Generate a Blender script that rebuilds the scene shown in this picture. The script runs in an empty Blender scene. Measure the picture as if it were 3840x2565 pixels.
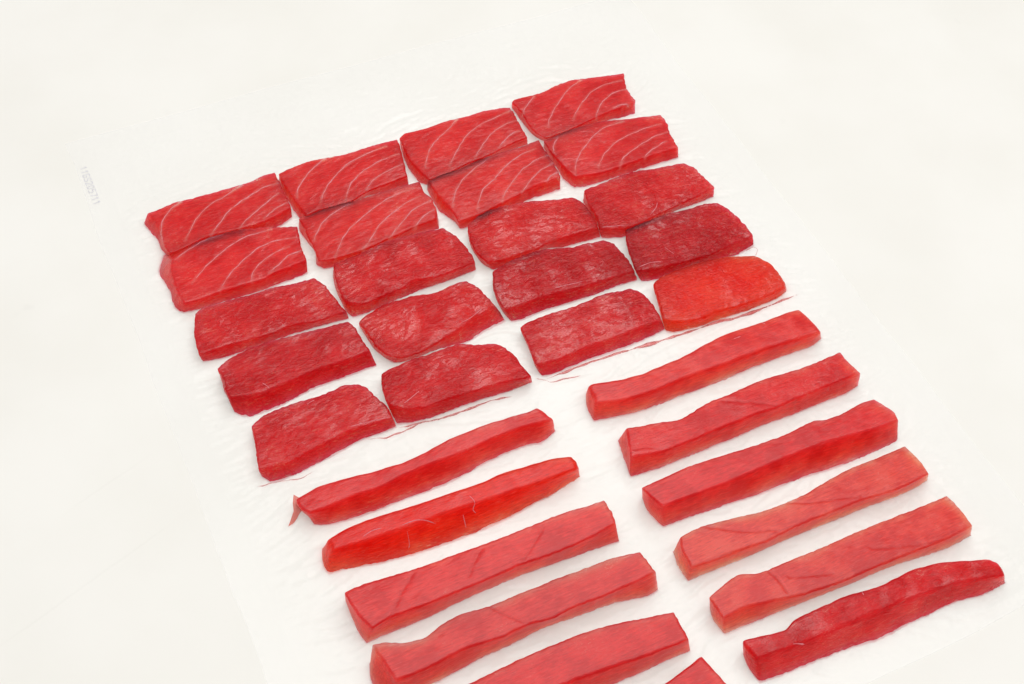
import bpy, math, random
import numpy as np
from mathutils import Matrix, Vector
from mathutils.bvhtree import BVHTree

scene = bpy.context.scene
COL = scene.collection
MM = 0.001

# ------------------------------------------------------------------ camera
cam_data = bpy.data.cameras.new('camera')
cam_data.sensor_width = 36.0
cam_data.lens = 45.6682
cam_data.clip_start = 0.01
cam_data.clip_end = 50.0
cam = bpy.data.objects.new('camera', cam_data)
COL.objects.link(cam)
rot = Matrix([[0.9021784, 0.3150747, -0.2946219], [-0.4274908, 0.7443613, -0.5130086], [0.0576691, 0.5887734, 0.8062382]])
cam.matrix_world = Matrix.Translation(Vector((-165.536, -288.239, 452.993)) * MM) @ rot.to_4x4()
scene.camera = cam

# ------------------------------------------------------------------ studio light
world = bpy.data.worlds.new('World')
scene.world = world
world.use_nodes = True
bg = world.node_tree.nodes['Background']
bg.inputs[0].default_value = (1.0, 0.99, 0.965, 1)
bg.inputs[1].default_value = 0.34

def softbox(name, loc, target, sx, sy, watts, colour):
    d = bpy.data.lights.new(name, 'AREA')
    d.shape = 'RECTANGLE'; d.size = sx; d.size_y = sy
    d.energy = watts; d.color = colour
    o = bpy.data.objects.new(name, d)
    COL.objects.link(o)
    o.location = loc
    o.rotation_euler = (Vector(target) - Vector(loc)).to_track_quat('-Z', 'Y').to_euler()
    return o
softbox('softbox_overhead', (0.17, 0.02, 1.30), (0.17, 0.02, 0), 1.45, 1.30, 16.6, (1.0, 0.992, 0.98))
# a smaller, brighter box at the back gives the wet sparkle
softbox('softbox_back', (0.46, 0.84, 1.30), (0.02, 0.03, 0), 0.40, 0.40, 2.0, (1.0, 0.99, 0.98))
# the tabletop is a sheet of white opal acrylic lit from below as well (a light table)
softbox('light_table_lamp', (0.05, 0.05, -0.60), (0.05, 0.05, 0), 2.6, 2.6, 23.6, (1.0, 0.995, 0.98))

scene.view_settings.view_transform = 'Standard'
scene.view_settings.look = 'None'
scene.view_settings.exposure = 0.0
scene.view_settings.gamma = 1.0

# ------------------------------------------------------------------ numpy noise
_rs = np.random.RandomState(7)
_perm = _rs.permutation(256)
_perm = np.concatenate([_perm, _perm, _perm])
_grad = _rs.normal(size=(256, 3)); _grad /= np.linalg.norm(_grad, axis=1)[:, None]
def perlin(p):
    """gradient noise, p is (n,3); about -0.7..0.7"""
    i = np.floor(p).astype(int); f = p - i
    w = f * f * f * (f * (f * 6 - 15) + 10)
    i &= 255
    out = 0
    for dx in (0, 1):
        for dy in (0, 1):
            for dz in (0, 1):
                g = _grad[_perm[_perm[_perm[(i[:, 0] + dx) & 255] + ((i[:, 1] + dy) & 255)] + ((i[:, 2] + dz) & 255)]]
                d = ((f - (dx, dy, dz)) * g).sum(1)
                k = (w[:, 0] if dx else 1 - w[:, 0]) * (w[:, 1] if dy else 1 - w[:, 1]) * (w[:, 2] if dz else 1 - w[:, 2])
                out = out + d * k
    return out
def fbm(p, o=3):
    a, s = 1.0, 0
    for k in range(o):
        s = s + a * perlin(p * (2.03 ** k) + 17.3 * k); a *= 0.5
    return s

# ------------------------------------------------------------------ node helpers
def material(name):
    m = bpy.data.materials.new(name); m.use_nodes = True
    nt = m.node_tree; nt.nodes.clear()
    return m, nt
class N:
    def __init__(s, nt): s.nt = nt
    def __call__(s, kind, **inputs):
        n = s.nt.nodes.new('ShaderNode' + kind)
        for k, v in inputs.items():
            k = k.replace('_', ' ')
            if k.startswith('p '): setattr(n, k[2:].replace(' ', '_'), v); continue
            sock = n.inputs[int(k[1:])] if k[0] == 'i' and k[1:].isdigit() else n.inputs[k]
            if hasattr(v, 'is_output'): s.nt.links.new(v, sock)
            else: sock.default_value = v
        return n
    def math(s, op, a, b=0.0, clamp=False):
        n = s.nt.nodes.new('ShaderNodeMath'); n.operation = op; n.use_clamp = clamp
        for i, v in enumerate((a, b)):
            if hasattr(v, 'is_output'): s.nt.links.new(v, n.inputs[i])
            else: n.inputs[i].default_value = v
        return n.outputs[0]
    def mix(s, fac, a, b, mode='MIX'):
        n = s.nt.nodes.new('ShaderNodeMix'); n.data_type = 'RGBA'; n.blend_type = mode
        for i, v in ((0, fac), (6, a), (7, b)):
            if hasattr(v, 'is_output'): s.nt.links.new(v, n.inputs[i])
            else: n.inputs[i].default_value = v if i == 0 else tuple(v) + (1,) * (4 - len(v))
        return n.outputs[2]
    def ramp(s, fac, lo, hi):
        n = s.nt.nodes.new('ShaderNodeMapRange'); n.clamp = True; n.interpolation_type = 'SMOOTHSTEP'
        s.nt.links.new(fac, n.inputs[0]); n.inputs[1].default_value = lo; n.inputs[2].default_value = hi
        return n.outputs[0]

def make_flesh(name, fat=False):
    m, nt = material(name); n = N(nt)
    geo = n('NewGeometry')
    pos = n('VectorMath', p_operation='SCALE', i0=geo.outputs['Position'])
    pos.inputs['Scale'].default_value = 1000.0            # millimetres
    P = pos.outputs[0]
    tone = n('Attribute', p_attribute_type='OBJECT', p_attribute_name='tone').outputs['Fac']
    warm = n('Attribute', p_attribute_type='OBJECT', p_attribute_name='warm').outputs['Fac']
    film = n('Attribute', p_attribute_type='OBJECT', p_attribute_name='crinkle').outputs['Fac']
    fata = n('Attribute', p_attribute_type='GEOMETRY', p_attribute_name='fat').outputs['Fac']
    skin = n('Attribute', p_attribute_type='GEOMETRY', p_attribute_name='skin').outputs['Fac']
    crk = n('Attribute', p_attribute_type='GEOMETRY', p_attribute_name='crack').outputs['Fac']
    big = n('TexNoise', Vector=P, Scale=0.075, Detail=3.0, Roughness=0.55).outputs['Fac']
    mp = n('Mapping', Vector=P); mp.inputs['Rotation'].default_value = (0, 0, -0.42); mp.inputs['Scale'].default_value = (0.16, 1.15, 1.0)
    fib = n('TexNoise', Vector=mp.outputs[0], Scale=1.0, Detail=4.0, Roughness=0.62, Distortion=0.5).outputs['Fac']
    mp2 = n('Mapping', Vector=P); mp2.inputs['Rotation'].default_value = (0, 0, -0.15); mp2.inputs['Scale'].default_value = (0.20, 0.44, 0.35)
    crinkle = n('TexNoise', Vector=mp2.outputs[0], Scale=1.0, Detail=2.5, Roughness=0.5, Distortion=1.4).outputs['Fac']
    fine = n('TexNoise', Vector=P, Scale=2.6, Detail=3.0, Roughness=0.6).outputs['Fac']
    dark = (0.25, 0.002, 0.007); mid = (0.60, 0.006, 0.012); pale = (0.79, 0.048, 0.048); orange = (0.96, 0.009, 0.004)
    c = n.mix(n.ramp(tone, 0.0, 0.5), dark, mid)
    c = n.mix(n.ramp(tone, 0.5, 1.0), c, pale)
    c = n.mix(warm, c, orange)
    v = n.math('ADD', n.math('MULTIPLY', n.math('SUBTRACT', big, 0.5), 2.3), n.math('MULTIPLY', n.math('SUBTRACT', fib, 0.5), 1.25))
    v = n.math('ADD', v, 0.5)
    c = n.mix(n.ramp(v, 0.1, 0.9), n.mix(1.0, c, (0.66, 0.5, 0.6), 'MULTIPLY'), n.mix(1.0, c, (1.14, 1.5, 1.4), 'MULTIPLY'))
    # pale threads of connective tissue
    thr = n.ramp(n.math('ABSOLUTE', n.math('SUBTRACT', crinkle, 0.53)), 0.012, 0.0)
    thr = n.math('MULTIPLY', thr, n.ramp(big, 0.54, 0.68))
    c = n.mix(n.math('MULTIPLY', thr, 0.30), c, (0.85, 0.36, 0.33))
    # fine muscle fibres: short pale and dark streaks along the grain
    mp3 = n('Mapping', Vector=P); mp3.inputs['Rotation'].default_value = (0, 0, -0.62); mp3.inputs['Scale'].default_value = (0.22, 2.1, 1.6)
    hair = n('TexNoise', Vector=mp3.outputs[0], Scale=1.0, Detail=2.0, Roughness=0.5, Distortion=0.7).outputs['Fac']
    c = n.mix(n.math('MULTIPLY', n.ramp(hair, 0.60, 0.74), 0.14), c, (0.84, 0.20, 0.20))
    c = n.mix(n.math('MULTIPLY', n.ramp(hair, 0.40, 0.27), 0.30), c, (0.24, 0.003, 0.006))
    c = n.mix(n.math('MULTIPLY', crk, 0.6), c, (0.36, 0.008, 0.012))
    if fat:
        fc = n.mix(n.ramp(fine, 0.3, 0.7), (0.64, 0.17, 0.21), (0.76, 0.32, 0.36))
        c = n.mix(0.88, c, fc)
    else:
        c = n.mix(n.math('MULTIPLY', fata, n.math('ADD', 0.1, n.math('MULTIPLY', fine, 0.6))), c, (0.74, 0.13, 0.19))
    h1 = n.math('MULTIPLY', fib, 0.20)
    rid = n.math('ABSOLUTE', n.math('SUBTRACT', crinkle, 0.5))
    h2 = n.math('MULTIPLY', n.math('MULTIPLY', rid, film), 2.0)
    hh = n.math('ADD', n.math('ADD', h1, h2), n.math('MULTIPLY', fine, 0.04))
    bump = n('Bump', Height=hh, Strength=1.0, Distance=0.0006)
    wet = n('TexNoise', Vector=P, Scale=0.07, Detail=2.0, Roughness=0.5, Distortion=0.8).outputs['Fac']
    wet = n.math('ADD', 0.14, n.math('MULTIPLY', n.ramp(wet, 0.46, 0.66), 0.86))
    wet = n.mix(n.ramp(film, 0.15, 0.45), (0.75, 0.75, 0.75), wet)
    sm = n('TexNoise', Vector=mp2.outputs[0], Scale=0.55, Detail=1.8, Roughness=0.42, Distortion=1.1).outputs['Fac']
    lines = n.ramp(n.math('ABSOLUTE', n.math('SUBTRACT', crinkle, 0.5)), 0.03, 0.0)
    hc = n.math('ADD', n.math('MULTIPLY', sm, 1.7), n.math('MULTIPLY', lines, -0.10))
    hc = n.math('MULTIPLY', hc, n.math('ADD', 0.35, n.math('MULTIPLY', film, 0.65)))
    cb = n('Bump', Height=n.math('ADD', hc, n.math('MULTIPLY', fib, 0.05)), Strength=1.0, Distance=0.00046)
    rough = n.math('SUBTRACT', 0.36, n.math('MULTIPLY', film, 0.14))
    rough = n.math('ADD', rough, n.math('MULTIPLY', n.math('SUBTRACT', big, 0.5), 0.25))
    b = n('BsdfPrincipled', Base_Color=c, Roughness=rough, Normal=bump.outputs[0])
    b.subsurface_method = 'RANDOM_WALK'
    b.inputs['Subsurface Weight'].default_value = 0.0 if fat else 1.0
    b.inputs['Subsurface Radius'].default_value = (1.0, 0.44, 0.29)
    b.inputs['Subsurface Scale'].default_value = 0.006 if fat else 0.105
    b.inputs['IOR'].default_value = 1.45
    nt.links.new(n.math('ADD', 0.12, n.math('MULTIPLY', skin, 0.10)), b.inputs['Specular IOR Level'])
    # the wet, film-clung cut face: a thin clear coat
    nt.links.new(n.math('MULTIPLY', skin, n.math('MULTIPLY', wet, n.math('ADD', 0.38, n.math('MULTIPLY', film, 0.34)))), b.inputs['Coat Weight'])
    nt.links.new(n.math('SUBTRACT', 0.24, n.math('MULTIPLY', film, 0.17)), b.inputs['Coat Roughness'])
    nt.links.new(cb.outputs[0], b.inputs['Coat Normal'])
    b.inputs['Coat IOR'].default_value = 1.55
    out = n('OutputMaterial', Surface=b.outputs[0])
    return m
M_FLESH = make_flesh('raw_tuna_flesh')
M_FAT = make_flesh('tuna_fat_line', True)

def make_board():
    m, nt = material('white_tabletop'); n = N(nt)
    geo = n('NewGeometry')
    pos = n('VectorMath', p_operation='SCALE', i0=geo.outputs['Position']); pos.inputs['Scale'].default_value = 1000.0
    P = pos.outputs[0]
    a = n('TexNoise', Vector=P, Scale=0.012, Detail=4.0).outputs['Fac']
    s = n('TexNoise', Vector=P, Scale=0.045, Detail=2.0).outputs['Fac']
    spot = n.ramp(s, 0.735, 0.80)
    c = n.mix(n.ramp(a, 0.3, 0.7), (0.775, 0.760, 0.717), (0.805, 0.792, 0.756))
    c = n.mix(n.math('MULTIPLY', spot, 0.12), c, (0.6, 0.59, 0.56))
    # two faint fold marks pressed into the sheet, left of the film
    marks = None
    for (x0, y0), (x1, y1) in (((-235, -52.5), (-147, -23.5)), ((-198, -7.9), (-148, 9.4))):
        L = math.hypot(x1 - x0, y1 - y0); ux, uy = (x1 - x0) / L, (y1 - y0) / L
        across = n('VectorMath', p_operation='DOT_PRODUCT', i0=P, i1=(-uy, ux, 0)).outputs['Value']
        along = n('VectorMath', p_operation='DOT_PRODUCT', i0=P, i1=(ux, uy, 0)).outputs['Value']
        wob = n.math('MULTIPLY', n.math('SUBTRACT', s, 0.5), 2.0)
        d = n.math('ABSOLUTE', n.math('ADD', n.math('SUBTRACT', across, -uy * x0 + ux * y0), wob))
        k = n.math('MULTIPLY', n.ramp(d, 0.75, 0.0), n.math('MULTIPLY', n.ramp(along, ux * x0 + uy * y0 - 5, ux * x0 + uy * y0 + 20), n.ramp(along, ux * x1 + uy * y1 + 3, ux * x1 + uy * y1 - 30)))
        marks = k if marks is None else n.math('ADD', marks, k)
    c = n.mix(n.math('MULTIPLY', marks, 0.07), c, (0.55, 0.53, 0.50))
    bmp = n('Bump', Height=marks, Strength=0.3, Distance=0.0002)
    b = n('BsdfPrincipled', Base_Color=c, Roughness=0.6, Normal=bmp.outputs[0])
    b.inputs['Specular IOR Level'].default_value = 0.25
    tr = n('BsdfTranslucent', Color=c)
    mx = n('MixShader', i0=0.5, i1=b.outputs[0], i2=tr.outputs[0])
    n('OutputMaterial', Surface=mx.outputs[0])
    return m
M_BOARD = make_board()

def make_film():
    m, nt = material('clear_plastic_film'); n = N(nt)
    geo = n('NewGeometry')
    pos = n('VectorMath', p_operation='SCALE', i0=geo.outputs['Position']); pos.inputs['Scale'].default_value = 1000.0
    P = pos.outputs[0]
    a = n('TexNoise', Vector=P, Scale=0.5, Detail=4.0, Roughness=0.6, Distortion=0.8).outputs['Fac']
    bump = n('Bump', Height=a, Strength=0.18, Distance=0.0003)
    # clear film: mostly see-through, a little milky scatter, a glossy skin
    t = n('BsdfTransparent', Color=(1, 1, 1, 1))
    d = n('BsdfDiffuse', Color=(0.995, 0.995, 0.99, 1))
    tl = n('BsdfTranslucent', Color=(0.995, 0.995, 0.99, 1))
    sc = n('MixShader', i0=0.5, i1=d.outputs[0], i2=tl.outputs[0])
    body = n('MixShader', i0=0.62, i1=t.outputs[0], i2=sc.outputs[0])
    fr = n('Fresnel', IOR=1.28, Normal=bump.outputs[0])
    gl = n('BsdfGlossy', Color=(1, 1, 1, 1), Roughness=0.16, Normal=bump.outputs[0])
    mx = n('MixShader', i0=fr.outputs[0], i1=body.outputs[0], i2=gl.outputs[0])
    n('OutputMaterial', Surface=mx.outputs[0])
    return m
M_FILM = make_film()

def simple(name, col, rough, alpha=1.0, sss=0.0):
    m, nt = material(name); n = N(nt)
    b = n('BsdfPrincipled', Base_Color=tuple(col) + (1,), Roughness=rough, Alpha=alpha)
    if sss:
        b.inputs['Subsurface Weight'].default_value = 1.0
        b.inputs['Subsurface Radius'].default_value = (1, 0.3, 0.2)
        b.inputs['Subsurface Scale'].default_value = sss
    n('OutputMaterial', Surface=b.outputs[0])
    return m
M_INK = simple('pale_violet_ink', (0.56, 0.55, 0.63), 0.6)
M_JUICE = simple('red_meat_juice', (0.74, 0.05, 0.045), 0.08, 0.5)
M_FLAP = simple('torn_fibre', (0.84, 0.16, 0.11), 0.35, 0.6)

# ------------------------------------------------------------------ object helpers
def link_mesh(name, verts, faces, mat, parent=None, smooth=True, origin=(0, 0, 0)):
    me = bpy.data.meshes.new(name)
    v = np.asarray(verts, float) - np.asarray(origin, float)
    me.from_pydata((v * MM).tolist(), [], faces)
    me.materials.append(mat)
    if smooth: me.polygons.foreach_set('use_smooth', np.ones(len(me.polygons), bool))
    me.update()
    o = bpy.data.objects.new(name, me)
    COL.objects.link(o)
    o.location = Vector(origin) * MM
    if parent is not None:
        o.parent = parent
        o.matrix_parent_inverse = Matrix.Translation(parent.location).inverted()
    return o
def tag(o, label, cat, group=None):
    o['label'] = label; o['category'] = cat
    if group: o['group'] = group

def resample(pl, n, smooth=0):
    p = np.asarray(pl, float)
    # Catmull-Rom style densify for soft corners between traced points
    if len(p) > 2:
        q = np.vstack([2 * p[0] - p[1], p, 2 * p[-1] - p[-2]])
        t = np.linspace(0, 1, 9)[:-1][:, None]
        seg = []
        for i in range(1, len(q) - 2):
            a, b, c, d = q[i - 1], q[i], q[i + 1], q[i + 2]
            cr = 0.5 * ((2 * b) + (-a + c) * t + (2 * a - 5 * b + 4 * c - d) * t ** 2 + (-a + 3 * b - 3 * c + d) * t ** 3)
            seg.append(0.75 * cr + 0.25 * (b + (c - b) * t))
        p = np.vstack(seg + [p[-1:]])
    s = np.concatenate([[0], np.cumsum(np.linalg.norm(np.diff(p, axis=0), axis=1))])
    u = np.linspace(0, s[-1], n)
    return np.stack([np.interp(u, s, p[:, k]) for k in range(p.shape[1])], 1)

def dist_lines(p, lines, taper=2.0):
    """distance of points p (n,2) to polylines; ends fade"""
    best = np.full(len(p), 1e9)
    for l in lines:
        q = resample(l, 60)
        d = np.sqrt(((p[:, None, :] - q[None]) ** 2).sum(2))
        best = np.minimum(best, d.min(1))
    return best

# ------------------------------------------------------------------ the setting: white tabletop
def tabletop():
    n = 40
    g = np.linspace(-3000, 3000, n + 1)
    v = [(x, y, 0) for y in g for x in g]
    f = [(j * (n + 1) + i, j * (n + 1) + i + 1, (j + 1) * (n + 1) + i + 1, (j + 1) * (n + 1) + i) for j in range(n) for i in range(n)]
    o = link_mesh('tabletop', v, f, M_BOARD)
    o['kind'] = 'structure'
    return o
TABLE = tabletop()
def ribbon(pl, w, z0, hgt, n, jitter=0.0, taper=True):
    """low ridge along a polyline: verts, faces"""
    c = resample(pl, n); t = np.gradient(c, axis=0); t /= np.linalg.norm(t, axis=1)[:, None] + 1e-9
    nn = np.stack([-t[:, 1], t[:, 0]], 1)
    u = np.linspace(0, 1, n)
    k = np.clip(np.minimum(u, 1 - u) * 6, 0.12, 1) if taper else np.ones(n)
    if jitter: k = k * (1 + jitter * fbm(np.stack([c[:, 0] * 0.35, c[:, 1] * 0.35, np.zeros(n)], 1)))
    V, F = [], []
    prof = ((-1, 0), (-0.6, 0.75), (0, 1), (0.6, 0.75), (1, 0))
    for i in range(n):
        for a, b in prof:
            p = c[i] + nn[i] * a * w * k[i] * 0.5
            V.append((p[0], p[1], z0 + b * hgt * min(1, k[i])))
    m = len(prof)
    for i in range(n - 1):
        for j in range(m - 1):
            F.append((i * m + j, (i + 1) * m + j, (i + 1) * m + j + 1, i * m + j + 1))
    return V, F
G = {'crease1': ((-228.6,-50.4),(-208.1,-43.4),(-185.0,-35.6),(-153.3,-25.2),(-125.5,-15.9)), 'crease2': ((-197.8,-7.8),(-156.2,6.1),(-148.1,9.3)), 'juice_a': ((3.6,-23.8),(12.1,-23.8),(22.9,-23.5),(33.5,-23.8),(42.8,-24.1),(51.2,-24.8),(62.0,-25.4),(73.0,-25.8),(80.5,-25.9),(91.6,-26.6),(98.7,-27.5),(110.4,-27.4),(122.4,-27.1),(130.3,-27.2)), 'juice_b': ((-61.9,-21.8),(-54.5,-23.0),(-51.1,-23.4),(-45.9,-24.2),(-36.9,-24.6),(-29.4,-24.7),(-24.4,-24.6),(-18.3,-25.0),(-12.6,-26.3)), 'juice_c': ((-75.6,-21.8),(-68.2,-24.1),(-61.0,-24.1),(-53.5,-23.5)), 'juice_d': ((1.1,-21.4),(5.9,-25.9),(11.3,-26.7),(19.1,-27.6)), 'juice_e': ((121.2,4.1),(125.7,4.9),(126.9,2.9),(124.3,0.1)), 'juice_f': ((-123.3,-25.1),(-114.8,-26.6),(-106.2,-28.2),(-100.4,-27.2)), 'flap': ((-112.1,-37.2),(-113.5,-39.9),(-114.2,-42.5),(-116.1,-44.6),(-118.0,-46.5),(-116.1,-46.2),(-114.0,-45.2),(-112.2,-44.0),(-110.1,-43.5),(-108.7,-42.0))}

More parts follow.
